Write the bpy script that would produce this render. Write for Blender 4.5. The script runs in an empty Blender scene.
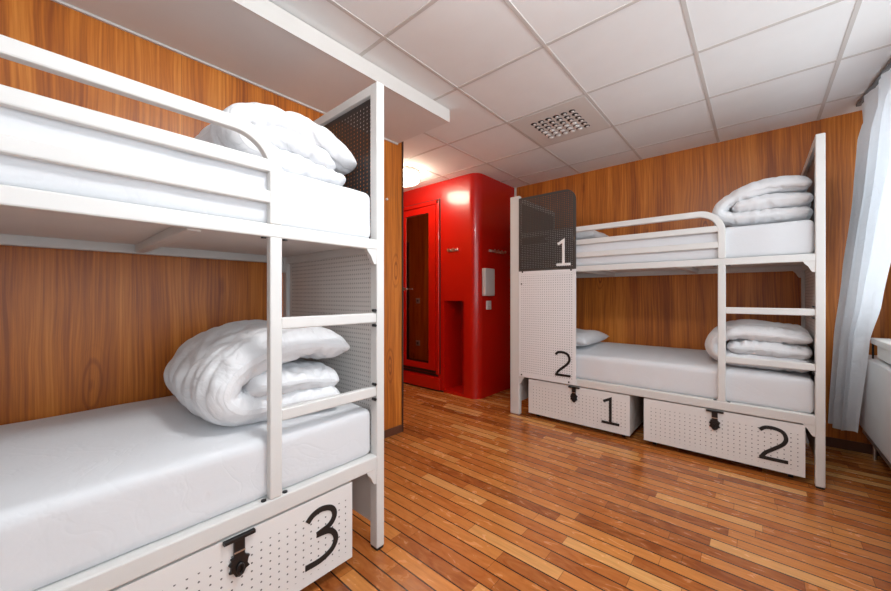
import bpy, bmesh, math, random
from mathutils import Vector, Matrix, noise
random.seed(7)
S = bpy.context.scene
COL = S.collection
PI = math.pi

# ------------------------------------------------------------------ materials
def srgb(r, g, b):
    f = lambda v: (v / 255 / 12.92) if v / 255 <= .04045 else ((v / 255 + .055) / 1.055) ** 2.4
    return (f(r), f(g), f(b), 1)

class NT:
    """small node-tree writer"""
    def __init__(s, name):
        s.m = bpy.data.materials.new(name); s.m.use_nodes = True
        s.t = s.m.node_tree; s.b = s.t.nodes['Principled BSDF']; s.out = s.t.nodes['Material Output']
    def n(s, typ, **kw):
        x = s.t.nodes.new(typ)
        for k, v in kw.items(): setattr(x, k, v)
        return x
    def l(s, a, b): s.t.links.new(a, b)
    def put(s, sock, v):
        if hasattr(v, 'is_output'): s.l(v, sock)
        else: sock.default_value = v
    def math(s, op, a, b=None, c=None):
        x = s.n('ShaderNodeMath', operation=op)
        for i, v in enumerate((a, b, c)):
            if v is not None: s.put(x.inputs[i], v)
        return x.outputs[0]
    def xyz(s):
        tc = s.n('ShaderNodeTexCoord'); sp = s.n('ShaderNodeSeparateXYZ')
        s.l(tc.outputs['Object'], sp.inputs[0]); return sp.outputs
    def comb(s, a, b, c=0.0):
        x = s.n('ShaderNodeCombineXYZ')
        for i, v in enumerate((a, b, c)): s.put(x.inputs[i], v)
        return x.outputs[0]
    def noise(s, vec, scale, detail=4, rough=.5, dist=0.0):
        x = s.n('ShaderNodeTexNoise'); s.put(x.inputs['Vector'], vec)
        x.inputs['Scale'].default_value = scale; x.inputs['Detail'].default_value = detail
        x.inputs['Roughness'].default_value = rough; x.inputs['Distortion'].default_value = dist
        return x.outputs['Fac']
    def ramp(s, fac, stops):
        x = s.n('ShaderNodeValToRGB'); s.put(x.inputs[0], fac); e = x.color_ramp.elements
        while len(e) < len(stops): e.new(.5)
        for i, (p, c) in enumerate(stops): e[i].position = p; e[i].color = c
        return x.outputs[0]
    def mix(s, fac, a, b, mode='MIX'):
        x = s.n('ShaderNodeMix', data_type='RGBA', blend_type=mode)
        s.put(x.inputs['Factor'], fac); s.put(x.inputs['A'], a) if False else s.put(x.inputs[6], a); s.put(x.inputs[7], b)
        return x.outputs[2]
    def bump(s, h, strength, dist=.01):
        x = s.n('ShaderNodeBump'); x.inputs['Strength'].default_value = strength
        x.inputs['Distance'].default_value = dist; s.put(x.inputs['Height'], h)
        s.l(x.outputs[0], s.b.inputs['Normal'])

def plain(name, col, rough=.5, metal=0, coat=0, bump=None, spec=.5):
    t = NT(name); b = t.b
    b.inputs['Roughness'].default_value = rough; b.inputs['Metallic'].default_value = metal
    b.inputs['Coat Weight'].default_value = coat; b.inputs['Specular IOR Level'].default_value = spec
    tc = t.n('ShaderNodeTexCoord')
    nz = t.noise(tc.outputs['Object'], 6, 3)
    c2 = tuple(v * .94 for v in col[:3]) + (1,)
    t.put(b.inputs['Base Color'], t.mix(nz, col, c2))
    if bump:
        t.bump(t.noise(tc.outputs['Object'], bump[0], 4), bump[1], bump[2] if len(bump) > 2 else .002)
    return t.m

def emit(name, col, strength):
    t = NT(name); b = t.b
    b.inputs['Base Color'].default_value = col
    b.inputs['Emission Color'].default_value = col; b.inputs['Emission Strength'].default_value = strength
    return t.m

def wood_wall(name, axis, seed=0.0, bright=1.0):
    """vertical cherry laminate; axis = object axis running along the wall"""
    t = NT(name); o = t.xyz(); u = t.math('ADD', o[axis], seed); z = o[2]
    warp = t.noise(t.comb(t.math('MULTIPLY', u, 2.2), t.math('MULTIPLY', z, .8)), 1.5, 2)
    uw = t.math('ADD', u, t.math('MULTIPLY', warp, .06))
    fine = t.noise(t.comb(t.math('MULTIPLY', uw, 85), t.math('MULTIPLY', z, 1.6)), 1, 5, .6)
    broad = t.noise(t.comb(t.math('MULTIPLY', uw, 8), t.math('MULTIPLY', z, .35)), 1, 3, .6)
    # cathedral figure and knots
    vo = t.n('ShaderNodeTexVoronoi'); vo.inputs['Scale'].default_value = 1
    vo.inputs['Randomness'].default_value = .9
    t.put(vo.inputs['Vector'], t.comb(t.math('MULTIPLY', uw, 5.5), t.math('MULTIPLY', z, 1.5)))
    d = vo.outputs['Distance']
    ring = t.math('SINE', t.math('MULTIPLY', t.math('ADD', d, t.math('MULTIPLY', fine, .05)), 62))
    near = t.math('SUBTRACT', 1, t.math('MINIMUM', t.math('MULTIPLY', d, 3.2), 1))
    fig = t.math('MULTIPLY', t.math('MAXIMUM', ring, 0), t.math('MULTIPLY', near, 1.0))
    knot = t.math('LESS_THAN', t.math('ADD', d, t.math('MULTIPLY', fine, .05)), .062)
    v = t.math('ADD', t.math('MULTIPLY', fine, .50), t.math('MULTIPLY', broad, .60))
    v = t.math('SUBTRACT', v, t.math('MULTIPLY', fig, .22))
    k = lambda r, g, b: srgb(min(255, r * bright), min(255, g * bright), min(255, b * bright))
    c = t.ramp(v, [(.28, k(120, 55, 16)), (.45, k(160, 84, 28)), (.58, k(202, 116, 38)), (.74, k(232, 152, 66))])
    c = t.mix(t.math('MULTIPLY', knot, .7), c, k(85, 38, 14))
    # panel joints every 0.61 m
    jm = t.math('MODULO', t.math('ADD', u, 50.0), 0.61)
    c = t.mix(t.math('MULTIPLY', t.math('LESS_THAN', jm, .002), .35), c, k(70, 32, 12))
    t.put(t.b.inputs['Base Color'], c); t.b.inputs['Roughness'].default_value = .38
    t.bump(fine, .12, .002)
    return t.m

def floor_mat():
    t = NT('teak_floor'); o = t.xyz(); W = .072
    y = t.math('DIVIDE', t.math('ADD', o[1], 20.0), W); row = t.math('FLOOR', y)
    wn = t.n('ShaderNodeTexWhiteNoise', noise_dimensions='1D'); t.put(wn.inputs['W'], row)
    off = t.math('MULTIPLY', wn.outputs['Value'], 3.0)
    L = .46
    xx = t.math('DIVIDE', t.math('ADD', t.math('ADD', o[0], 20.0), off), L); cl = t.math('FLOOR', xx)
    w2 = t.n('ShaderNodeTexWhiteNoise', noise_dimensions='2D'); t.put(w2.inputs['Vector'], t.comb(row, cl))
    rnd = w2.outputs['Value']
    base = t.ramp(rnd, [(0.0, srgb(138, 72, 32)), (.20, srgb(178, 100, 44)), (.55, srgb(204, 124, 58)), (.88, srgb(222, 148, 78)), (1.0, srgb(242, 186, 116))])
    gv = t.comb(t.math('ADD', t.math('MULTIPLY', o[0], 5), t.math('MULTIPLY', rnd, 37)), t.math('MULTIPLY', o[1], 70))
    g = t.noise(gv, 1, 5, .6, .4)
    gv2 = t.comb(t.math('ADD', t.math('MULTIPLY', o[0], 9), t.math('MULTIPLY', rnd, 11)), t.math('MULTIPLY', o[1], 24))
    g2 = t.noise(gv2, 1, 3, .5, 1.2)
    c = t.mix(t.math('MULTIPLY', g, .70), base, srgb(124, 58, 20))
    c = t.mix(t.math('MULTIPLY', t.math('SUBTRACT', g2, .35), .8), c, srgb(228, 152, 84))
    fy = t.math('FRACT', y); fx = t.math('FRACT', xx)
    e1 = t.math('LESS_THAN', t.math('MINIMUM', fy, t.math('SUBTRACT', 1, fy)), .045)
    e2 = t.math('LESS_THAN', t.math('MINIMUM', fx, t.math('SUBTRACT', 1, fx)), .0025)
    e = t.math('MAXIMUM', e1, t.math('MULTIPLY', e2, .6))
    c = t.mix(t.math('MULTIPLY', e, .95), c, srgb(44, 20, 10))
    t.put(t.b.inputs['Base Color'], c)
    t.put(t.b.inputs['Roughness'], t.math('ADD', .17, t.math('MULTIPLY', g2, .16)))
    t.bump(t.math('SUBTRACT', t.math('MULTIPLY', g, .25), e), .25, .002)
    return t.m

def perforated(name, col, a0, a1, pitch, r, region=None, rough=.4, pitch2=None, hole_shade=None, see=.22):
    """sheet metal with holes; a0,a1 = axes in the sheet plane"""
    t = NT(name); o = t.xyz(); b = t.b
    b.inputs['Base Color'].default_value = col; b.inputs['Roughness'].default_value = rough
    p2 = pitch2 or pitch
    def cell(v, p):
        return t.math('MULTIPLY', t.math('SUBTRACT', t.math('FRACT', t.math('DIVIDE', t.math('ADD', v, 10.0), p)), .5), p)
    u = cell(o[a0], pitch); v = cell(o[a1], p2)
    d = t.math('SQRT', t.math('ADD', t.math('MULTIPLY', u, u), t.math('MULTIPLY', v, v)))
    h = t.math('LESS_THAN', d, r)
    if region:
        u0, u1, v0, v1 = region
        for ax, lo, hi in ((a0, u0, u1), (a1, v0, v1)):
            h = t.math('MULTIPLY', h, t.math('GREATER_THAN', o[ax], lo))
            h = t.math('MULTIPLY', h, t.math('LESS_THAN', o[ax], hi))
    if hole_shade:      # shade inside the holes painted as grey dots
        t.put(b.inputs['Base Color'], t.mix(h, col, hole_shade)); h = t.math('MULTIPLY', h, see)
    t.put(b.inputs['Alpha'], t.math('SUBTRACT', 1, h))
    return t.m

def fabric(name, col, crease=14, amt=.45):
    t = NT(name); b = t.b
    tc = t.n('ShaderNodeTexCoord')
    n1 = t.noise(tc.outputs['Object'], 9, 4, .6, .6); n2 = t.noise(tc.outputs['Object'], 240, 2)
    b.inputs['Base Color'].default_value = col; b.inputs['Roughness'].default_value = .85
    b.inputs['Sheen Weight'].default_value = .15
    n3 = t.noise(tc.outputs['Object'], 5.5, 3, .5, 1.0)
    rg = t.math('SUBTRACT', 1, t.math('MINIMUM', t.math('MULTIPLY', t.math('ABSOLUTE', t.math('SUBTRACT', n3, .5)), crease), 1))
    h = t.math('ADD', t.math('ADD', n1, t.math('MULTIPLY', n2, .04)), t.math('MULTIPLY', rg, -.30))
    t.bump(h, amt, .02)
    return t.m

M = {}
M['white'] = plain('white_powder_coated_steel', srgb(222, 220, 217), .38)
M['ply'] = plain('pale_bed_board', srgb(238, 234, 230), .6)
M['black'] = plain('black_metal', srgb(24, 23, 24), .35)
M['ink'] = plain('black_lettering', srgb(28, 27, 27), .5)
M['letter'] = plain('white_lettering', srgb(240, 238, 235), .5)
M['sheet'] = fabric('white_bed_linen', srgb(219, 220, 223), 30, .08)
M['duvet'] = fabric('white_duvet_cotton', srgb(226, 226, 228), 16, .30)
M['ceil'] = plain('ceiling_tile', srgb(247, 247, 246), .9, bump=(180, .15, .001))
M['tbar'] = plain('ceiling_grid_metal', srgb(214, 209, 204), .5)
M['soffit'] = plain('painted_plaster', srgb(236, 234, 232), .85)
M['trimw'] = plain('white_trim_paint', srgb(228, 224, 219), .5)
M['wallw'] = plain('white_wall_paint', srgb(226, 223, 219), .8)
M['base'] = plain('dark_brown_skirting', srgb(98, 58, 40), .45)
M['edge'] = plain('dark_wood_edging', srgb(66, 34, 24), .4)
M['red'] = plain('red_glossy_laminate', srgb(190, 18, 7), .27, coat=.3)
M['reddark'] = plain('dark_slot', srgb(50, 8, 6), .5)
M['chrome'] = plain('brushed_chrome', srgb(225, 222, 218), .3, metal=1)
M['plastic'] = plain('grey_white_plastic', srgb(205, 202, 200), .45)
M['rad'] = plain('radiator_enamel', srgb(236, 237, 238), .35)
M['greym'] = plain('grey_grille', srgb(120, 122, 124), .5)
def sheer():
    m = fabric('pale_curtain_cloth', srgb(244, 245, 248)); nt = m.node_tree
    tr = nt.nodes.new('ShaderNodeBsdfTranslucent'); tr.inputs[0].default_value = (.86, .90, .95, 1)
    mx = nt.nodes.new('ShaderNodeMixShader'); mx.inputs[0].default_value = .45
    nt.links.new(nt.nodes['Principled BSDF'].outputs[0], mx.inputs[1]); nt.links.new(tr.outputs[0], mx.inputs[2])
    nt.links.new(mx.outputs[0], nt.nodes['Material Output'].inputs[0]); return m
M['curtain'] = sheer()
M['floor'] = floor_mat()
M['wood_y'] = wood_wall('cherry_laminate_left', 1, 0.13)
M['wood_x'] = wood_wall('cherry_laminate_far', 0, 3.37)
M['perf_box'] = perforated('perforated_box_front', srgb(232, 230, 228), 0, 2, .0305, .0033, (.03, .845, .08, .300), pitch2=.0275, hole_shade=srgb(122, 120, 120))
M['perf_end'] = perforated('perforated_end_sheet', srgb(224, 220, 216), 1, 2, .016, .0043, (.07, .85, .42, 2.1), pitch2=.022, hole_shade=srgb(176, 172, 168), see=.0)
M['perf_dark_end'] = perforated('dark_perforated_end_sheet', srgb(52, 50, 50), 1, 2, .026, .0055, (.07, .85, 1.4, 2.05), pitch2=.019, rough=.3)
M['perf_dark'] = perforated('dark_perforated_screen', srgb(70, 66, 63), 0, 2, .0165, .0044, (.12, .63, 1.40, 2.06), rough=.45)
M['perf_white'] = perforated('white_perforated_screen', srgb(236, 236, 237), 0, 2, .021, .0046, (.12, .63, .42, 1.35), rough=.45, hole_shade=srgb(178, 178, 180), see=.0)
def mirror():
    t = NT('tinted_mirror'); t.b.inputs['Metallic'].default_value = 1
    t.b.inputs['Base Color'].default_value = srgb(190, 160, 140); t.b.inputs['Roughness'].default_value = .04
    return t.m
M['mirror'] = mirror()
M['lamp'] = emit('lamp_diffuser', (1, .85, .66, 1), 19)
M['lamp_fill'] = emit('lamp_diffuser_fill', (.98, .99, 1, 1), 37)  # glow of the added fill lamp
def glass():
    t = NT('window_glass'); b = t.b
    b.inputs['Base Color'].default_value = (1, 1, 1, 1); b.inputs['Roughness'].default_value = 0
    b.inputs['Alpha'].default_value = .08
    return t.m
M['glass'] = glass()

# ------------------------------------------------------------------ mesh helpers
def link(name, bm, mat, parent=None, smooth=False, bevel=0, seg=2, loc=None):
    bmesh.ops.recalc_face_normals(bm, faces=bm.faces)
    me = bpy.data.meshes.new(name); bm.to_mesh(me); bm.free()
    for m_ in (mat if isinstance(mat, (list, tuple)) else [mat]): me.materials.append(m_)
    if smooth:
        for p in me.polygons: p.use_smooth = True
    o = bpy.data.objects.new(name, me); COL.objects.link(o)
    if parent: o.parent = parent
    if loc: o.location = loc
    if bevel:
        b = o.modifiers.new('Bevel', 'BEVEL'); b.width = bevel; b.segments = seg; b.limit_method = 'ANGLE'
        b.harden_normals = False
    return o

def box(bm, lo, hi, mi=0):
    vs = [bm.verts.new((x, y, z)) for x in (lo[0], hi[0]) for y in (lo[1], hi[1]) for z in (lo[2], hi[2])]
    for f in ((0, 1, 3, 2), (4, 6, 7, 5), (0, 4, 5, 1), (2, 3, 7, 6), (0, 2, 6, 4), (1, 5, 7, 3)):
        bm.faces.new([vs[i] for i in f]).material_index = mi

def prism(bm, pts, axis, a, b):
    """polygon pts (2D) extruded along axis from a to b"""
    def mk(p, t):
        if axis == 0: return (t, p[0], p[1])
        if axis == 1: return (p[0], t, p[1])
        return (p[0], p[1], t)
    A = [bm.verts.new(mk(p, a)) for p in pts]; B = [bm.verts.new(mk(p, b)) for p in pts]
    n = len(pts)
    bm.faces.new(A); bm.faces.new(B[::-1])
    for i in range(n): bm.faces.new((A[i], A[(i + 1) % n], B[(i + 1) % n], B[i]))

def cyl(bm, c, r, axis, a, b, n=20, r2=None):
    r2 = r if r2 is None else r2
    def mk(k, t, rr):
        u, v = c[0] + rr * math.cos(2 * PI * k / n), c[1] + rr * math.sin(2 * PI * k / n)
        return {0: (t, u, v), 1: (u, t, v), 2: (u, v, t)}[axis]
    A = [bm.verts.new(mk(k, a, r)) for k in range(n)]; B = [bm.verts.new(mk(k, b, r2)) for k in range(n)]
    bm.faces.new(A); bm.faces.new(B[::-1])
    for i in range(n): bm.faces.new((A[i], A[(i + 1) % n], B[(i + 1) % n], B[i]))

def catmull(pts, n=8):
    out = []
    P_ = [pts[0]] + list(pts) + [pts[-1]]
    for i in range(1, len(P_) - 2):
        p0, p1, p2, p3 = [Vector(q) for q in P_[i - 1:i + 3]]
        for k in range(n):
            t = k / n
            out.append(.5 * ((2 * p1) + (p2 - p0) * t + (2 * p0 - 5 * p1 + 4 * p2 - p3) * t * t + (3 * p1 - p0 - 3 * p2 + p3) * t ** 3))
    out.append(Vector(pts[-1])); return out

def ribbon(bm, pts, w, y0, y1):
    """stroke of width w along 2D (x,z) pts, extruded y0..y1"""
    P_ = [Vector(p) for p in pts]; n = len(P_)
    L, R = [], []
    for i, p in enumerate(P_):
        a = P_[max(i - 1, 0)]; b = P_[min(i + 1, n - 1)]
        d = (b - a)
        if 0 < i < n - 1:
            d1 = (p - a).normalized(); d2 = (b - p).normalized(); d = d1 + d2
            if d.length < 1e-6: d = d2
            m = 1 / max(.5, math.sqrt(max(0.01, (1 + d1.dot(d2)) / 2)))
        else: m = 1
        d.normalize(); nn = Vector((-d.y, d.x)) * w / 2 * m
        L.append(p + nn); R.append(p - nn)
    v = [[bm.verts.new((q.x, y, q.y)) for q in arr] for arr in (L, R) for y in (y0, y1)]
    Lf, Lb, Rf, Rb = v
    for i in range(n - 1):
        bm.faces.new((Lf[i], Lf[i + 1], Rf[i + 1], Rf[i])); bm.faces.new((Lb[i], Rb[i], Rb[i + 1], Lb[i + 1]))
        bm.faces.new((Lf[i], Lb[i], Lb[i + 1], Lf[i + 1])); bm.faces.new((Rf[i], Rf[i + 1], Rb[i + 1], Rb[i]))
    for i in (0, n - 1): bm.faces.new((Lf[i], Rf[i], Rb[i], Lb[i]))

def thing(name, label, cat, loc=(0, 0, 0), rz=0, group=None):
    o = bpy.data.objects.new(name, None); COL.objects.link(o)
    o.empty_display_size = .1
    o.location = loc; o.rotation_euler = (0, 0, rz); return tag(o, label, cat, group)
def tag(o, label, cat, group=None):
    o['label'] = label; o['category'] = cat
    if group: o['group'] = group
    return o
def struct(name, bm, m, parent=None, **kw):
    o = link(name, bm, m, parent, **kw)
    if not parent: o['kind'] = 'structure'
    return o
def copy_tree(o, parent=None):
    c = o.copy(); COL.objects.link(c)
    if parent: c.parent = parent
    for ch in list(o.children): copy_tree(ch, c)
    return c

# ------------------------------------------------------------------ room
HC = 2.51; XL = -2.265; XR = .72; YF = 3.985; YN = -1.75; XE = -5.4; YP = 2.04
bm = bmesh.new(); box(bm, (XE - .1, YN - .1, -.1), (XR + .15, YF + .15, 0)); struct('floor', bm, M['floor'])
bm = bmesh.new(); box(bm, (XE - .1, YN - .1, HC), (XR + .15, YF + .15, HC + .1)); ceil = struct('ceiling', bm, M['ceil'])
bm = bmesh.new()
for x in [-1.483 + .613 * k for k in range(-5, 4)]: box(bm, (x - .010, YN, HC - .003), (x + .010, YF, HC + .001))
for y in [1.208 + .613 * k for k in range(-5, 5)]: box(bm, (XE, y - .010, HC - .0025), (XR, y + .010, HC + .001))
link('ceiling_grid', bm, M['tbar'], ceil)
bm = bmesh.new(); box(bm, (XL - .12, YN, 0), (XL, YP, HC)); struct('wall_left', bm, M['wood_y'])
bm = bmesh.new(); box(bm, (XE, YP - .12, 0), (XL - .005, YP + .004, HC)); struct('wall_entry', bm, M['wood_x'])
bm = bmesh.new(); box(bm, (XL - .03, YP - .006, 0), (XL + .006, YP + .010, HC)); struct('trim_1', bm, M['edge'])
bm = bmesh.new(); box(bm, (XE, YF, 0), (XR + .15, YF + .12, HC)); struct('wall_far', bm, M['wood_x'])
bm = bmesh.new(); box(bm, (XE - .12, YP - .1, 0), (XE, YF, HC)); struct('wall_corridor', bm, M['wood_y'])
bm = bmesh.new(); box(bm, (-5.25, YP + .002, .03), (-4.58, YP + .02, 2.08)); struct('door_1', bm, M['edge'], bevel=.004)
bm = bmesh.new(); box(bm, (XL - .1, YN - .12, 0), (XR + .15, YN, HC)); struct('wall_near', bm, M['wallw'])
# right wall with the window opening
WY0, WY1, WZ0, WZ1 = -1.45, 3.60, .88, 2.36
bm = bmesh.new()
box(bm, (XR, YN, 0), (XR + .14, YF, WZ0)); box(bm, (XR, YN, WZ1), (XR + .14, YF, HC))
box(bm, (XR, YN, WZ0), (XR + .14, WY0, WZ1)); box(bm, (XR, WY1, WZ0), (XR + .14, YF, WZ1))
struct('wall_right', bm, M['wallw'])
bm = bmesh.new()
fw = .05
box(bm, (XR + .03, WY0, WZ0), (XR + .10, WY1, WZ0 + fw)); box(bm, (XR + .03, WY0, WZ1 - fw), (XR + .10, WY1, WZ1))
ny = 4
for i in range(ny + 1):
    y = WY0 + (WY1 - WY0) * i / ny; y = min(max(y, WY0 + fw / 2), WY1 - fw / 2)
    box(bm, (XR + .03, y - fw / 2, WZ0), (XR + .10, y + fw / 2, WZ1))
win = struct('window_1', bm, M['trimw'], bevel=.004)
for i in range(ny):
    a = WY0 + (WY1 - WY0) * i / ny; b = WY0 + (WY1 - WY0) * (i + 1) / ny
    bm = bmesh.new(); box(bm, (XR + .062, a + .025, WZ0 + fw), (XR + .068, b - .025, WZ1 - fw)); link('window_pane', bm, M['glass'], win)
bm = bmesh.new(); box(bm, (XR - .14, WY0 - .05, .825), (XR + .04, 3.72, .865)); link('window_sill', bm, M['trimw'], win, bevel=.006)
bm = bmesh.new(); box(bm, (XR - .13, WY0 - .05, .745), (XR, 3.60, .825)); link('window_apron', bm, M['trimw'], win, bevel=.004)
# dropped soffit above the left bunk
SX, SZ, SY = -1.695, 2.416, 1.985
bm = bmesh.new(); box(bm, (XL, YN, SZ), (SX - .004, SY, HC - .004)); struct('trim_2', bm, M['soffit'])
bm = bmesh.new(); box(bm, (SX - .004, YN, SZ - .002), (SX + .003, SY + .003, HC - .004)); struct('trim_3', bm, M['trimw'])
bm = bmesh.new(); box(bm, (XL, YN, SZ - .010), (XL + .012, SY, SZ)); struct('trim_4', bm, M['trimw'])
# skirting
bm = bmesh.new(); box(bm, (XL, YN, 0), (XL + .012, YP - .01, .062)); struct('baseboard_left', bm, M['base'], bevel=.003)
bm = bmesh.new(); box(bm, (-2.3, YF - .012, 0), (XR, YF, .07)); struct('baseboard_far', bm, M['base'], bevel=.003)
bm = bmesh.new(); box(bm, (XE, YP + .004, 0), (XL - .03, YP + .016, .062)); struct('baseboard_entry', bm, M['base'], bevel=.003)
bm = bmesh.new(); box(bm, (XR - .012, YN, 0), (XR, YF - .012, .07)); struct('baseboard_right', bm, M['base'], bevel=.003)
# vertical cover strip in the far left corner
bm = bmesh.new(); box(bm, (-2.305, YF - .02, .07), (-2.285, YF, HC)); struct('trim_5', bm, M['trimw'])

# ------------------------------------------------------------------ digits
DIG = {
 '1': [[(.10, .86), (.50, 1.0), (.50, .02)], [(0, 0), (1, 0)]],
 '2': [[tuple(p) for p in catmull([(.03, .88), (.22, .985), (.52, 1.0), (.82, .92), (.93, .73), (.84, .55), (.55, .36), (.22, .16), (.08, .0)], 6)], [(.0, 0), (1, 0)]],
 '3': [[tuple(p) for p in catmull([(.08, .86), (.25, .96), (.52, 1.0), (.82, .93), (.93, .77), (.78, .61), (.36, .535)], 6)],
       [tuple(p) for p in catmull([(.36, .535), (.78, .485), (.97, .29), (.86, .10), (.50, .0), (.02, .0)], 6)]],
}
def digit(ch, x0, x1, z0, z1, w, y0, y1, mat, parent):
    bm = bmesh.new()
    for k, st in enumerate(DIG[ch]):
        pts = [(x0 + w / 2 * 0 + p[0] * (x1 - x0), z0 + w / 2 + p[1] * (z1 - z0 - w)) for p in st]
        ribbon(bm, pts, w, y0 - .0003 * k, y1)
    return link('number', bm, mat, parent)

# ------------------------------------------------------------------ bunk bed
BL, BD, BH = 2.13, .925, 2.112
def make_bunk():
    t = thing('bunk_bed', '', 'bunk bed')
    W = M['white']
    # posts
    for nm, lo, hi in (('front_post', (0, 0, 0), (.10, .05, BH)), ('front_post', (BL - .042, 0, .012), (BL, .05, BH)),
                       ('back_post', (0, BD - .045, 0), (.045, BD, BH)), ('back_post', (BL - .042, BD - .045, 0), (BL, BD, BH))):
        bm = bmesh.new(); box(bm, lo, hi); p = link(nm, bm, W, t, bevel=.008 if lo[0] == 0 else .004)
        if lo[0] > 1 and lo[1] == 0:
            bm = bmesh.new(); box(bm, (BL - .040, .002, 0), (BL - .002, .048, .013)); link('foot_cap', bm, M['black'], p, bevel=.003)
    # ends: top bar, bottom bar and sheets
    for x0, x1 in ((0.03, .072), (BL - .042, BL)):
        bm = bmesh.new(); box(bm, (x0, .045, BH - .045), (x1, BD - .04, BH)); link('end_top_bar', bm, W, t, bevel=.004)
        bm = bmesh.new(); box(bm, (x0 + .004, .045, 1.345), (x1 - .004, BD - .04, 1.40)); link('end_middle_bar', bm, W, t, bevel=.004)
        bm = bmesh.new(); box(bm, (x0 + .004, .045, .36), (x1 - .004, BD - .04, .405)); link('end_lower_bar', bm, W, t, bevel=.004)
        xm = (x0 + x1) / 2
        bm = bmesh.new(); box(bm, (xm - .002, .045, 1.40), (xm + .002, BD - .04, BH - .045)); link('dark_end_sheet', bm, M['perf_dark_end'], t)['label'] = 'dark grey perforated sheet'
        bm = bmesh.new(); box(bm, (xm - .002, .045, .10), (xm + .002, BD - .04, 1.35)); link('end_sheet', bm, M['perf_end'], t)
    # rails
    def rail(nm, lo, hi, bv=.005):
        bm = bmesh.new(); box(bm, lo, hi); return link(nm, bm, W, t, bevel=bv)
    rail('front_rail', (.095, .002, 1.355), (BL - .04, .036, 1.402)); rail('back_rail', (.04, BD - .036, 1.345), (BL - .04, BD, 1.40))
    rail('front_rail', (.095, .002, .370), (BL - .04, .05, .430)); rail('back_rail', (.04, BD - .036, .370), (BL - .04, BD, .430))
    for z in (1.475, 1.585): rail('guard_bar', (.095, .004, z), (1.626, .032, z + .044))
    # guard rail bending down into the ladder post
    arc = [(.095, 1.720), (1.5095, 1.720)]
    R = .135
    for k in range(1, 13):
        a = PI / 2 * k / 12; arc.append((1.5095 + R * math.sin(a), 1.720 - R + R * math.cos(a)))
    arc.append((1.6445, 1.402))
    bm = bmesh.new(); ribbon(bm, arc, .043, .003, .035); link('guard_rail', bm, W, t, bevel=.005)
    lp = rail('ladder_post', (1.623, .003, .430), (1.666, .035, 1.357))
    for z in (1.028, .697): rail('ladder_rung', (1.664, .006, z), (BL - .04, .034, z + .043))
    # screws beside the rungs and the ladder post
    for x, z in ((BL - .050, 1.083), (BL - .050, 1.016), (BL - .050, .752), (BL - .050, .685)):
        bm = bmesh.new(); cyl(bm, (x, z), .0065, 1, -.001, .02, 12); link('screw', bm, M['black'], t)
    for x in (1.607, 1.682):
        bm = bmesh.new(); cyl(bm, (x, .018), .009, 2, .424, .434, 12); link('screw', bm, M['black'], t)
        bm = bmesh.new(); cyl(bm, (x, .018), .009, 2, 1.350, 1.358, 12); link('screw', bm, M['black'], t)
    # curved gussets below the rails
    for x, sx in ((BL - .042, -1), (.10, 1)):
        for z in (1.356, .371):
            for y0 in (.004, BD - .03):
                g = [(0, 0), (.052, 0), (.046, -.012), (.030, -.030), (.020, -.052), (.012, -.064), (0, -.066)]
                bm = bmesh.new(); prism(bm, [(x + sx * a, z + b) for a, b in g], 1, y0, y0 + .024); link('gusset', bm, W, t)
    # boards and cross beams
    bm = bmesh.new(); box(bm, (.04, .03, 1.385), (BL - .04, BD - .03, 1.397)); link('bed_board', bm, M['ply'], t)
    bm = bmesh.new(); box(bm, (.04, .03, .412), (BL - .04, BD - .03, .424)); link('bed_board', bm, M['ply'], t)
    for x in (.70, 1.405): rail('cross_beam', (x - .02, .03, 1.350), (x + .02, BD - .03, 1.386)); rail('cross_beam', (x - .02, .05, .375), (x + .02, BD - .03, .412))
    # privacy screens
    x0, x1 = .10, .652
    pts = [(x0, 1.379), (x1, 1.379), (x1, 1.98)] + [(x1 - .10 + .10 * math.cos(a), 1.98 + .10 * math.sin(a)) for a in [PI / 2 * k / 8 for k in range(1, 9)]] + [(x0, 2.08)]
    bm = bmesh.new(); prism(bm, pts, 1, -.006, 0.0); s = link('privacy_screen', bm, M['perf_dark'], t)
    s['label'] = 'dark grey perforated screen with white number 1'
    digit('1', .478, .606, 1.412, 1.645, .023, -.010, -.006, M['letter'], s)
    for x in (.14, .61):
        bm = bmesh.new(); cyl(bm, (x, 1.372), .008, 1, -.010, 0, 12); link('screw', bm, M['black'], s)
    bm = bmesh.new(); box(bm, (x0, -.006, .376), (x1, 0.0, 1.379)); s = link('privacy_screen', bm, M['perf_white'], t)
    s['label'] = 'white perforated screen with black number 2'
    digit('2', .466, .606, .438, .660, .020, -.010, -.006, M['ink'], s)
    for x, z in ((.13, .395), (.59, .395), (.13, 1.26)):
        bm = bmesh.new(); cyl(bm, (x, z), .007, 1, -.010, -.006, 12); link('screw', bm, M['black'], s)
    return t
RB = (-1.825, 3.058, 0); LB = (-1.284, -1.082, 0)
bunk = make_bunk(); bunk.location = RB
bunk['label'] = 'white metal bunk bed standing along the far wall with the dark number 1 screen'
bunk2 = copy_tree(bunk); bunk2.location = LB; bunk2.rotation_euler = (0, 0, PI / 2)
bunk2['label'] = 'white metal bunk bed in the left foreground, above the box numbered 3'
for b in (bunk, bunk2): b['group'] = 'white bunk beds'

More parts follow.
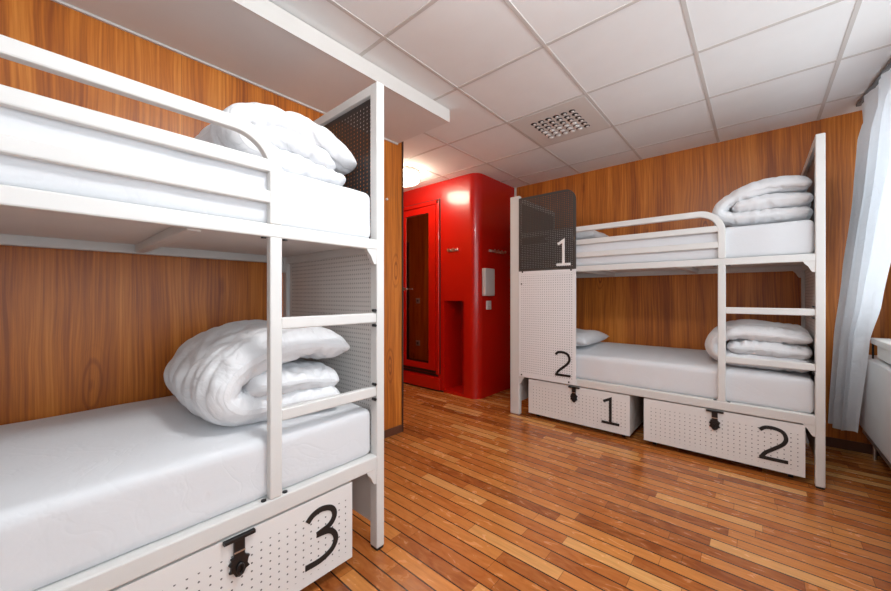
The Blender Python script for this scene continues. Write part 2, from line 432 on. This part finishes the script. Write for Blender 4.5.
# ------------------------------------------------------------------ storage boxes
def make_box(num):
    t = thing('storage_box', '', 'storage box')
    w, d, z0, z1 = .875, .80, .045, .362
    bm = bmesh.new()
    box(bm, (0, .004, z0), (.003, d, z1)); box(bm, (w - .003, .004, z0), (w, d, z1)); box(bm, (0, d - .003, z0), (w, d, z1))
    box(bm, (0, .004, z0), (w, d, z0 + .004)); box(bm, (0, .004, z1 - .004), (w, d, z1))
    link('body', bm, M['white'], t)
    bm = bmesh.new(); box(bm, (0, 0, z0), (w, .004, z1)); f = link('front_panel', bm, M['perf_box'], t)
    for x in (.06, w - .06):
        for y in (.08, d - .08):
            bm = bmesh.new(); cyl(bm, (y, .022), .022, 0, x - .012, x + .012, 16); box(bm, (x - .015, y - .02, .036), (x + .015, y + .02, z0)); link('caster', bm, M['black'], t)
    # latch
    la = thing('latch', '', ''); del la['label']; del la['category']; la.parent = t
    bm = bmesh.new(); box(bm, (.388, -.016, .350), (.484, .0, .362)); link('latch_bar', bm, M['black'], la, bevel=.002)
    bm = bmesh.new(); pts = [(.419, .350), (.419, .297), (.409, .294), (.412, .284), (.403, .276), (.411, .268), (.409, .256), (.404, .250), (.417, .246), (.424, .232), (.436, .227),
                             (.448, .232), (.455, .246), (.467, .250), (.460, .262), (.463, .276), (.468, .284), (.458, .290), (.452, .298), (.452, .350)]
    prism(bm, pts, 1, -.012, -.001); link('latch_plate', bm, M['black'], la, bevel=.002)
    bm = bmesh.new()
    n, m_ = 20, 8
    ring = [[bm.verts.new((.436 + (.009 + .004 * math.cos(2 * PI * j / m_)) * math.cos(2 * PI * i / n), -.017 + .004 * math.sin(2 * PI * j / m_),
                           .256 + (.017 + .004 * math.cos(2 * PI * j / m_)) * math.sin(2 * PI * i / n))) for j in range(m_)] for i in range(n)]
    for i in range(n):
        for j in range(m_): bm.faces.new((ring[i][j], ring[(i + 1) % n][j], ring[(i + 1) % n][(j + 1) % m_], ring[i][(j + 1) % m_]))
    link('latch_loop', bm, M['black'], la, smooth=True)
    bm = bmesh.new(); box(bm, (.419, -.0145, .310), (.452, -.011, .314)); link('latch_hinge', bm, M['chrome'], la)['label'] = 'thin silver hinge line'
    digit(num, .664, .80, .104, .322, .021, -.003, .001, M['ink'], t)
    return t
for num, loc, rz, lab in (('1', (-1.628, 3.064, 0), 0, 'white perforated metal storage box with black number 1 under the far bunk'),
                          ('2', (-.654, 3.064, 0), 0, 'white perforated metal storage box with black number 2 under the far bunk'),
                          ('3', (-1.290, .005, 0), PI / 2, 'white perforated metal storage box with black number 3 under the left bunk')):
    b = make_box(num); b.location = loc; b.rotation_euler = (0, 0, rz); b['label'] = lab; b['group'] = 'numbered underbed storage boxes'

# ------------------------------------------------------------------ bedding
def place(o, base, rz=0):
    o.location = base; o.rotation_euler = (0, 0, rz)

def mattress(z0, z1, seed):
    x0, x1, y0, y1 = .075, 2.090, .030, BD - .045
    cx, cy, cz = (x0 + x1) / 2, (y0 + y1) / 2, (z0 + z1) / 2
    hx, hy, hz = (x1 - x0) / 2, (y1 - y0) / 2, (z1 - z0) / 2
    bm = bmesh.new(); nx, ny, nz = 90, 40, 12; r = .032
    vd = {}
    def V(i, j, k):
        key = (i, j, k)
        if key in vd: return vd[key]
        p = Vector(((2 * i / nx - 1) * hx, (2 * j / ny - 1) * hy, (2 * k / nz - 1) * hz))
        q = Vector((max(-hx + r, min(hx - r, p.x)), max(-hy + r, min(hy - r, p.y)), max(-hz + r, min(hz - r, p.z))))
        d = p - q
        if d.length > 1e-9:
            ax = max(abs(d.x), abs(d.y), abs(d.z)); d = d.normalized() * ax
        p = q + d
        w = Vector((p.x + seed, p.y, p.z))
        n = noise.noise(Vector((w.x * 1.5, w.y * 4, w.z * 3))) * .006 + noise.noise(Vector((w.x * 9, w.y * 11, w.z * 4))) * .0025
        if p.z > -hz * .5: p += d.normalized() * n if d.length > 1e-9 else Vector((0, 0, n))
        if p.z > 0: p.z += .020 * (1 - (p.x / hx) ** 4) * (1 - (p.y / hy) ** 2) + .012 * p.y / hy
        if abs(abs(p.y) - hy) < .02 and p.z < hz * .8:   # tucked vertical side, gentle ripples
            p.y += .004 * noise.noise(Vector((w.x * 7, seed, w.z * 2))) * (1 if p.y > 0 else -1)
        vd[key] = bm.verts.new((p.x + cx, p.y + cy, p.z + cz)); return vd[key]
    for i in range(nx):
        for j in range(ny):
            for k in (0, nz): bm.faces.new((V(i, j, k), V(i + 1, j, k), V(i + 1, j + 1, k), V(i, j + 1, k)))
    for i in range(nx):
        for k in range(nz):
            for j in (0, ny): bm.faces.new((V(i, j, k), V(i + 1, j, k), V(i + 1, j, k + 1), V(i, j, k + 1)))
    for j in range(ny):
        for k in range(nz):
            for i in (0, nx): bm.faces.new((V(i, j, k), V(i, j + 1, k), V(i, j + 1, k + 1), V(i, j, k + 1)))
    return link('mattress', bm, M['sheet'], smooth=True)
G = 'mattresses under white fitted sheets'
o = mattress(1.398, 1.628, 1); place(o, RB); tag(o, 'white sheeted mattress on the upper level of the far bunk', 'mattress', G)
o = mattress(.425, .652, 2); place(o, RB); tag(o, 'white sheeted mattress on the lower level of the far bunk', 'mattress', G)
o = mattress(1.398, 1.628, 3); place(o, LB, PI / 2); tag(o, 'white sheeted mattress on the upper level of the left foreground bunk', 'mattress', G)
o = mattress(.425, .652, 4); place(o, LB, PI / 2); tag(o, 'white sheeted mattress on the lower level of the left foreground bunk', 'mattress', G)

def duvet(shells, seed):
    """shells: (centreline (x,z) points, thickness, y0, y1, cap start, cap end, lift at back); blunt puffy ends, wrinkled edges"""
    bm = bmesh.new()
    for si, (pts, th, y0, y1, ta, tb, lift) in enumerate(shells):
        C0 = catmull(pts, 12)
        # resample evenly
        L = [0]
        for a, b in zip(C0, C0[1:]): L.append(L[-1] + (b - a).length)
        n = max(40, int(L[-1] / .011)); C = []
        k = 0
        for i in range(n):
            t = L[-1] * i / (n - 1)
            while k < len(L) - 2 and L[k + 1] < t: k += 1
            f = (t - L[k]) / max(1e-9, L[k + 1] - L[k]); C.append(C0[k].lerp(C0[k + 1], min(1, f)))
        T = []
        for i in range(n):
            d = (C[min(i + 2, n - 1)] - C[max(i - 2, 0)]).normalized(); T.append(Vector((-d.y, d.x)))
        NV = 64; rows = []; LT = L[-1]; CR = .10
        def at(sl):
            f = max(0, min(n - 1.001, sl / LT * (n - 1))); k = int(f); return C[k].lerp(C[k + 1], f - k), T[k].lerp(T[k + 1], f - k).normalized()
        for j in range(NV + 1):
            v = math.sin(PI / 2 * (-1 + 2 * j / NV))
            pv = max(0.02, (1 - abs(v) ** 4.5)) ** .5
            b = (v + 1) / 2
            # rounded plan corners at both free ends
            ed = (1 - abs(v)) * (y1 - y0) / 2
            inset = CR - math.sqrt(max(0, CR * CR - max(0, CR - ed) ** 2))
            inset *= .35
            up, dn = [], []
            for i in range(n):
                u = i / (n - 1)
                u = .5 - .5 * math.cos(PI * u) if False else u
                sl0 = LT * u; sl = inset + (LT - 2 * inset) * u; ts = 1.0
                Ci, Ti = at(sl)
                d0, d1 = sl - inset, LT - inset - sl
                if d0 < ta: ts = min(ts, max(.03, 1 - (1 - d0 / ta) ** 2) ** .5)
                if d1 < tb: ts = min(ts, max(.03, 1 - (1 - d1 / tb) ** 2) ** .5)
                h = th / 2 * pv * ts
                yy = (y0 + y1) / 2 + (y1 - y0) / 2 * v
                yo = .030 * noise.noise(Vector((sl * 3 + seed, si * 5, 1))) + .008 * noise.noise(Vector((sl * 16, seed, si)))
                yy += yo * abs(v)
                xo = .016 * noise.noise(Vector((yy * 6, seed + si * 3, sl > LT / 2)))
                w0 = min(1, max(0, 1 - sl / .25)) + min(1, max(0, 1 - (LT - sl) / .25))
                for arr, sg in ((up, 1), (dn, -1)):
                    q = Ci + Ti * h * sg
                    P3 = Vector((q.x + xo * w0, yy, q.y + lift * math.sin(b * PI / 2) * max(0, (Ci.y - pts[-1][1]) / .2)))
                    big = .016 * noise.noise(Vector((P3.x * 4 + seed, P3.y * 4, P3.z * 6 + sg * 2)))
                    # gathers running inward from the sewn edges
                    e = min(1, abs(v) ** 5 * 1.2)
                    g1 = 1 - abs(noise.noise(Vector((sl * 20 + seed, v * 1.3, sg)))) * 2.4
                    gather = .011 * e * g1
                    # soft drapery creases across the fold
                    c1 = noise.noise(Vector((sl * 2.2 + 3 * b + seed, P3.y * 7, sg * .7)))
                    crease = -.015 * max(0, 1 - abs(c1) * 9)
                    c2 = noise.noise(Vector((P3.x * 9 - 5 * b + seed * 2, P3.y * 9 + P3.x * 6, sg)))
                    crease += -.009 * max(0, 1 - abs(c2) * 7)
                    a = (big + gather + crease) * ts * min(1, pv * 1.5)
                    P3.x += Ti.x * sg * a; P3.z += Ti.y * sg * a
                    arr.append(P3)
            rows.append([bm.verts.new(p) for p in up + dn[::-1]])
        m_ = len(rows[0])
        for j in range(NV):
            for i in range(m_): bm.faces.new((rows[j][i], rows[j][(i + 1) % m_], rows[j + 1][(i + 1) % m_], rows[j + 1][i]))
        for rr in (rows[0], rows[-1]):
            for i in range(n - 1): bm.faces.new((rr[i], rr[i + 1], rr[m_ - 2 - i], rr[m_ - 1 - i]))
    o = link('folded_duvet', bm, M['duvet'], smooth=True)
    sd = o.modifiers.new('Subdivision', 'SUBSURF'); sd.levels = 1; sd.render_levels = 1
    return o
G = 'folded white duvets on the mattresses'
d = duvet([([(2.04, .905), (1.94, .930), (1.80, .945), (1.66, .925), (1.555, .875), (1.520, .800), (1.560, .735), (1.68, .715), (1.83, .710), (1.985, .705)], .162, .10, .78, .14, .06, .0),
           ([(1.60, .785), (1.70, .805), (1.84, .800), (2.00, .765)], .125, .105, .74, .06, .07, 0)], 3.1)
place(d, LB, PI / 2); tag(d, 'rolled white duvet lying on the lower mattress of the left foreground bunk', 'duvet', G)
d = duvet([([(2.095, 1.755), (1.98, 1.815), (1.84, 1.850), (1.69, 1.848), (1.595, 1.808), (1.565, 1.755), (1.60, 1.702), (1.70, 1.690), (1.86, 1.690), (2.04, 1.680)], .125, .12, .68, .13, .06, .0),
           ([(1.62, 1.765), (1.73, 1.785), (1.86, 1.760), (1.99, 1.725)], .110, .125, .66, .06, .07, 0)], 8.7)
place(d, LB, PI / 2); tag(d, 'folded white duvet piled on the upper mattress of the left foreground bunk', 'duvet', G)
d = duvet([([(2.092, 1.845), (1.98, 1.865), (1.86, 1.865), (1.73, 1.830), (1.645, 1.780), (1.630, 1.720), (1.72, 1.683), (1.88, 1.680), (2.092, 1.680)], .115, .08, .68, .055, .055, .05),
           ([(1.69, 1.755), (1.80, 1.770), (1.93, 1.775), (2.092, 1.762)], .120, .082, .66, .07, .06, .0)], 12.4)
place(d, RB); tag(d, 'rolled white duvet piled on the upper mattress of the far bunk', 'duvet', G)
d = duvet([([(2.092, .862), (1.94, .885), (1.80, .895), (1.68, .880), (1.600, .835), (1.590, .765), (1.65, .712), (1.80, .700), (1.93, .700), (2.092, .700)], .108, .085, .74, .055, .055, .02),
           ([(1.66, .785), (1.77, .795), (1.92, .790), (2.092, .780)], .112, .086, .72, .06, .06, 0)], 17.9)
place(d, RB); tag(d, 'folded white duvet in layers on the lower mattress of the far bunk', 'duvet', G)

def pillow(seed):
    bm = bmesh.new(); N = 36; a, b, h = .24, .33, .075
    top, bot = [], []
    for i in range(N + 1):
        rt, rb = [], []
        for j in range(N + 1):
            u = -1 + 2 * i / N; v = -1 + 2 * j / N
            e = (max(0, 1 - u ** 4) * max(0, 1 - v ** 4)) ** .5
            pin = 1 - .07 * (1 - abs(u) ** 2) * abs(v) ** 3; pin2 = 1 - .07 * (1 - abs(v) ** 2) * abs(u) ** 3
            n = noise.noise(Vector((u * 2 + seed, v * 2, 0))) * .012
            x, y = u * a * pin2, v * b * pin
            rt.append(bm.verts.new((x, y, h * e + n * e)))
            rb.append(rt[-1] if i in (0, N) or j in (0, N) else bm.verts.new((x, y, -h * .8 * e)))
        top.append(rt); bot.append(rb)
    for i in range(N):
        for j in range(N):
            bm.faces.new((top[i][j], top[i + 1][j], top[i + 1][j + 1], top[i][j + 1]))
            if not (top[i][j] is bot[i][j] and top[i + 1][j] is bot[i + 1][j] and top[i + 1][j + 1] is bot[i + 1][j + 1] and top[i][j + 1] is bot[i][j + 1]):
                bm.faces.new((bot[i][j + 1], bot[i + 1][j + 1], bot[i + 1][j], bot[i][j]))
    return link('pillow', bm, M['duvet'], smooth=True)
p = pillow(1); p.location = (RB[0] + .46, RB[1] + .43, .735); tag(p, 'white pillow at the head of the far lower bed behind the number 2 screen', 'pillow', 'white pillows on the far bunk')
p = pillow(5); p.location = (RB[0] + .50, RB[1] + .52, 1.70); tag(p, 'white pillow at the head of the far upper bed behind the number 1 screen', 'pillow', 'white pillows on the far bunk')

# ------------------------------------------------------------------ red bathroom pod
PX0, PX1, PY0, PY1 = XE, -2.312, 3.18, YF
NX0, NX1, NZ = -2.79, -2.50, 1.088
def plan(notch):
    r = .11; pts = [(PX0, PY1), (PX0, PY0)]
    if notch: pts += [(NX0, PY0), (NX0, PY0 + .32), (NX1, PY0 + .32), (NX1, PY0)]
    pts += [(PX1 - r + r * math.sin(a), PY0 + r - r * math.cos(a)) for a in [PI / 2 * k / 14 for k in range(15)]]
    return pts + [(PX1, PY1)]
pod = thing('bathroom_pod', 'glossy red bathroom cabin with rounded corner beyond the far bunk', 'bathroom cabin', (-3.0, 3.18, 0))
def podpart(nm, bm, m, parent=pod, **kw):
    bmesh.ops.translate(bm, vec=(3.0, -3.18, 0), verts=bm.verts); return link(nm, bm, m, parent, **kw)
bm = bmesh.new(); prism(bm, plan(False), 2, NZ, HC); prism(bm, plan(True), 2, .035, NZ); prism(bm, plan(False), 2, .0, .035)
sh = podpart('shell', bm, M['red'])
mm = sh.data
for p_ in mm.polygons:
    if abs(p_.normal.z) < .5: p_.use_smooth = True
ww = sh.modifiers.new('Split', 'EDGE_SPLIT'); ww.split_angle = math.radians(25)
FX0, FX1 = -3.60, -2.86
bm = bmesh.new()
y = PY0
box(bm, (FX0, y - .022, .20), (FX0 + .06, y, 2.30)); box(bm, (FX1 - .05, y - .022, .20), (FX1, y, 2.30)); box(bm, (FX0, y - .022, 2.25), (FX1, y, 2.30))
podpart('door_frame', bm, M['red'], bevel=.008, seg=3)
bm = bmesh.new(); box(bm, (FX0 - .01, y - .004, .21), (FX1 + .012, y, 2.312)); podpart('door_gap', bm, M['reddark'])
bm = bmesh.new()
gx0, gx1, gz0, gz1 = -3.44, -3.03, .32, 2.165
dx0, dx1, dz0, dz1 = FX0 + .065, FX1 - .055, .245, 2.243
box(bm, (dx0, y - .020, dz0), (gx0, y - .002, dz1)); box(bm, (gx1, y - .020, dz0), (dx1, y - .002, dz1))
box(bm, (gx0, y - .020, dz0), (gx1, y - .002, gz0)); box(bm, (gx0, y - .020, gz1), (gx1, y - .002, dz1))
door = podpart('door_leaf', bm, M['red'])
bm = bmesh.new(); box(bm, (gx0, y - .012, gz0), (gx1, y - .006, gz1)); podpart('mirror_panel', bm, M['mirror'], door)
bm = bmesh.new(); cyl(bm, (-3.475, 1.235), .022, 1, y - .026, y - .018, 18); cyl(bm, (-3.475, 1.235), .009, 1, y - .062, y - .02, 12); box(bm, (-3.486, y - .068, 1.226), (-3.37, y - .054, 1.244)); podpart('door_handle', bm, M['chrome'], door, bevel=.003)
bm = bmesh.new(); box(bm, (FX0 - .02, y - .006, .175), (FX1 - .03, y + .001, .205)); podpart('vent_slot', bm, M['reddark'])
bm = bmesh.new(); box(bm, (FX0 - .02, y - .035, .02), (FX1 + .02, y, .165)); podpart('threshold', bm, M['red'], bevel=.01)
bm = bmesh.new(); box(bm, (FX0, y - .002, .0), (NX0 - .01, y + .001, .02)); podpart('kick_strip', bm, M['reddark'])

def hook_rack(nm, lab, base, horiz, n):
    """little bar with pegs; horiz = 'x' on the front face or 'y' on the side face"""
    t = thing(nm, lab, 'coat hook', (base[0], base[1] - (.0 if horiz == 'x' else 0), base[2]), 0 if horiz == 'x' else PI / 2, 'small metal hook bars on the red cabin')
    L = .15 if horiz == 'x' else .30
    bm = bmesh.new(); box(bm, (-L / 2, -.012, -.014), (L / 2, .001, .014)); link('back_bar', bm, M['chrome'], t, bevel=.002)
    for k in range(n):
        x = -L / 2 + L * (k + .5) / n
        bm = bmesh.new(); cyl(bm, (x, 0), .009, 1, -.045, -.008, 10); cyl(bm, (x, 0), .017, 1, -.054, -.044, 14); link('peg', bm, M['chrome'], t)
hook_rack('hook_bar', 'small chrome hook bar on the bright red front beside the cabin door', (-2.65, PY0, 1.675), 'x', 2)
hook_rack('hook_bar', 'thin chrome hook bar on the dark red side of the cabin', (PX1, 3.57, 1.665), 'y', 4)
bm = bmesh.new(); box(bm, (PX1 - .003, 3.27, 1.145), (PX1 + .05, 3.46, 1.455)); o = link('paper_dispenser', bm, M['plastic'], bevel=.012, seg=3)
tag(o, 'grey white upright dispenser box on the side of the red cabin', 'dispenser')
for k in range(4):
    bm = bmesh.new(); box(bm, (PX1 + .054, 3.285 + .042 * k, 1.165), (PX1 + .053, 3.31 + .042 * k, 1.435)); link('front_rib', bm, M['plastic'], o, bevel=.001)
t = thing('light_switch', 'small white switch plate beneath the dispenser on the red cabin', 'light switch', (PX1, 3.395, 1.04))
bm = bmesh.new(); box(bm, (0, -.046, -.050), (.012, .046, .050)); link('plate', bm, M['trimw'], t, bevel=.004)
for dz in (-.024, .024):
    bm = bmesh.new(); box(bm, (.011, -.032, dz - .02), (.017, .032, dz + .02)); link('rocker', bm, M['plastic'], t, bevel=.002)
for z, lab in ((1.06, 'upper wall socket plate mirrored in the cabin door'), (.34, 'lower wall socket plate mirrored in the cabin door')):
    t = thing('wall_socket', lab, 'wall socket', (-4.36, YP + .004, z), 0, 'socket plates on the entry wall')
    bm = bmesh.new(); box(bm, (-.045, 0, -.045), (.045, .012, .045)); link('plate', bm, M['plastic'], t, bevel=.003)
    bm = bmesh.new(); cyl(bm, (0, 0), .022, 1, .011, .014, 20); link('socket_face', bm, M['greym'], t)

# small screw-like peg on the wood wall end
bm = bmesh.new(); cyl(bm, (1.87, 1.93), .009, 0, XL, XL + .012, 14); tag(link('wall_peg', bm, M['trimw']), 'tiny white peg on the wood wall right of the left bunk', 'peg')

# ------------------------------------------------------------------ ceiling lamp and added fill lamp
t = thing('ceiling_lamp', 'round glowing white ceiling lamp over the entry by the red cabin', 'ceiling lamp', (-2.93, 2.66, HC))
bm = bmesh.new(); cyl(bm, (0, 0), .175, 2, -.03, 0, 48); link('lamp_base', bm, M['trimw'], t, bevel=.004)
bm = bmesh.new()
prof = [(.168, -.03), (.172, -.085), (.165, -.107), (.140, -.122), (.08, -.130)]
n = 48
rows = [[bm.verts.new((r * math.cos(2 * PI * k / n), r * math.sin(2 * PI * k / n), z)) for k in range(n)] for r, z in prof]
for a, b in zip(rows, rows[1:]):
    for k in range(n): bm.faces.new((a[k], a[(k + 1) % n], b[(k + 1) % n], b[k]))
bm.faces.new(rows[-1]); link('lamp_shade', bm, M['lamp'], t, smooth=True)
fill_lamp = copy_tree(t)  # second lamp added above the view to brighten the far bunk
for ch in fill_lamp.children:
    if ch.name.startswith('lamp_shade'): ch.data = ch.data.copy(); ch.data.materials[0] = M['lamp_fill']
fill_lamp.location = (-.35, .85, HC); fill_lamp['label'] = 'added unseen fill lamp on the ceiling over the floor between the two bunks'
for q in (t, fill_lamp): q['group'] = 'round ceiling lamps'

# ------------------------------------------------------------------ ceiling vent
vx, vy = -1.483 + .3065, 2.434 + .3065
t = thing('ceiling_vent', 'square white ceiling air vent panel with rows of round nozzles', 'air vent', (vx, vy, HC))
bm = bmesh.new(); box(bm, (-.293, -.293, -.006), (.293, .293, -.001)); link('vent_panel', bm, M['trimw'], t, bevel=.002)
first = None
for i in range(6):
    for j in range(6):
        x, y_ = -.1525 + .061 * i, -.1525 + .061 * j
        if first is None:
            bm = bmesh.new(); cyl(bm, (0, 0), .0235, 2, -.0008, .0, 22); hole = link('nozzle', bm, M['black'], t)
            bm = bmesh.new()
            # half-open eyeball: tilted white cap
            nn = 20
            rows = [[bm.verts.new((.021 * math.sin(a) * math.cos(2 * PI * k / nn), .021 * math.sin(a) * math.sin(2 * PI * k / nn), -.012 * math.cos(a))) for k in range(nn)] for a in [PI / 2 * q / 5 for q in range(1, 6)]]
            for a, b in zip(rows, rows[1:]):
                for k in range(nn): bm.faces.new((a[k], a[(k + 1) % nn], b[(k + 1) % nn], b[k]))
            bm.faces.new(rows[0])
            cap = link('nozzle_cap', bm, M['letter'], hole, smooth=True); first = (hole, cap)
            h, c = first
        else:
            h = first[0].copy(); c = first[1].copy(); COL.objects.link(h); COL.objects.link(c); h.parent = t; c.parent = h
        h.location = (x, y_, -.0062)
        if j >= 3 and i < 5: c.scale = (1.0, 1.0, .9)
        else: c.location = (.003, .008, 0); c.scale = (.6, .55, .5)

# ------------------------------------------------------------------ curtain, rail, radiator
def interp(tab, z):
    tab = sorted(tab)
    if z <= tab[0][0]: return tab[0][1:]
    for a, b in zip(tab, tab[1:]):
        if z <= b[0]:
            f = (z - a[0]) / (b[0] - a[0]); f = f * f * (3 - 2 * f) * .4 + f * .6
            return tuple(a[i] + (b[i] - a[i]) * f for i in range(1, len(a)))
    return tab[-1][1:]
Ltab = [(.20, .395, 3.865), (.82, .425, 3.865), (1.3, .465, 3.86), (1.84, .512, 3.85), (2.20, .528, 3.82), (2.33, .552, 3.77), (2.478, .545, 3.77)]
Rtab = [(.20, .505, 3.70), (.85, .535, 3.58), (1.10, .545, 3.36), (1.53, .565, 3.17), (2.0, .60, 3.00), (2.478, .625, 2.80)]
bm = bmesh.new(); NU, NZ_ = 110, 60; rows = []
for k in range(NZ_ + 1):
    z = .20 + (2.478 - .20) * k / NZ_
    lx, ly = interp(Ltab, z); rx, ry = interp(Rtab, z)
    d = Vector((rx - lx, ry - ly)); nrm = Vector((-d.y, d.x)).normalized()
    row = []
    for i in range(NU + 1):
        u = i / NU; q = .5 + .5 * (z - .2) / 2.275
        ph = u * 2 * PI * 4.3 + .8 * noise.noise(Vector((u * 3, z * 1.2, 4)))
        amp = (.024 + .010 * noise.noise(Vector((u * 4, z, 9)))) * (1 if z < 2.3 else .7)
        off = amp * math.sin(ph) + .006 * math.sin(ph * 2.3 + z)
        dz = .012 * math.sin(u * 9) if k == 0 else 0
        row.append(bm.verts.new((lx + d.x * u + nrm.x * off, ly + d.y * u + nrm.y * off, z + dz)))
    rows.append(row)
for k in range(NZ_):
    for i in range(NU): bm.faces.new((rows[k][i], rows[k][i + 1], rows[k + 1][i + 1], rows[k + 1][i]))
cu = link('curtain', bm, M['curtain'], smooth=True)
tag(cu, 'long pale grey white curtain hanging by the window on the right', 'curtain')
bm = bmesh.new()
prism(bm, [(.530, 3.83), (.555, 3.83), (.650, 2.6), (.670, -1.4), (.645, -1.4), (.622, 2.6)], 2, HC - .022, HC - .004)
tag(link('curtain_rail', bm, M['greym'], bevel=.003), 'dark grey curtain rail on the ceiling above the pale curtain', 'curtain rail')

t = thing('radiator', 'white panel radiator under the window on the right', 'radiator', (.622, 2.66, 0))
bm = bmesh.new(); box(bm, (-.065, -1.3, .215), (-.040, 1.24, .722)); link('front_panel', bm, M['rad'], t, bevel=.008, seg=3)
bm = bmesh.new(); box(bm, (.02, -1.29, .225), (.04, 1.23, .722)); link('back_panel', bm, M['rad'], t, bevel=.006)
bm = bmesh.new()
for k in range(60): box(bm, (-.042, -1.28 + .042 * k, .24), (.022, -1.277 + .042 * k, .710))
link('convector_fins', bm, M['greym'], t)
bm = bmesh.new(); box(bm, (-.066, -1.3, .718), (.042, 1.24, .728)); link('top_grille', bm, M['rad'], t, bevel=.002)
bm = bmesh.new(); box(bm, (-.055, -1.2, .175), (-.035, 1.22, .195)); box(bm, (-.045, 1.20, .18), (.03, 1.235, .215)); cyl(bm, (0, 1.20), .009, 2, 0, .23, 12); link('pipe', bm, M['chrome'], t)
bm = bmesh.new(); cyl(bm, (0, -1.20), .009, 2, 0, .23, 12); link('pipe', bm, M['chrome'], t)
bm = bmesh.new(); cyl(bm, (.045, 1.14), .009, 2, .70, .83, 12) if False else box(bm, (.04, -1.0, .3), (.068, -.95, .7)); box(bm, (.04, .95, .3), (.068, 1.0, .7)); link('bracket', bm, M['greym'], t)
# black cable dropping from sill behind curtain
bm = bmesh.new(); cyl(bm, (.585, 3.68), .005, 2, .70, .83, 10); tag(link('cable', bm, M['black']), 'short black cable hanging between curtain and window sill', 'cable')

# ------------------------------------------------------------------ light
w = bpy.data.worlds.new('World'); S.world = w; w.use_nodes = True
bg = w.node_tree.nodes['Background']; bg.inputs[0].default_value = (.84, .93, 1.0, 1); bg.inputs[1].default_value = 1.9
ld = bpy.data.lights.new('window_portal', 'AREA'); ld.shape = 'RECTANGLE'; ld.size = WZ1 - WZ0; ld.size_y = WY1 - WY0
ld.cycles.is_portal = True
lo = bpy.data.objects.new('window_portal', ld); COL.objects.link(lo); lo.location = (XR + .12, (WY0 + WY1) / 2, (WZ0 + WZ1) / 2)
lo.rotation_euler = (0, PI / 2, 0)

# ------------------------------------------------------------------ camera
cd = bpy.data.cameras.new('Camera'); cam = bpy.data.objects.new('Camera', cd); COL.objects.link(cam)
cd.sensor_width = 36; cd.lens = 357.38 / 891 * 36; cd.clip_start = .05
cam.location = (0, 0, 1.15); cam.rotation_euler = (PI / 2, 0, math.radians(41.07))
S.camera = cam
S.view_settings.view_transform = 'Standard'; S.view_settings.look = 'None'; S.view_settings.gamma = 1
S.view_settings.use_curve_mapping = False
S.view_settings.exposure = 0.74
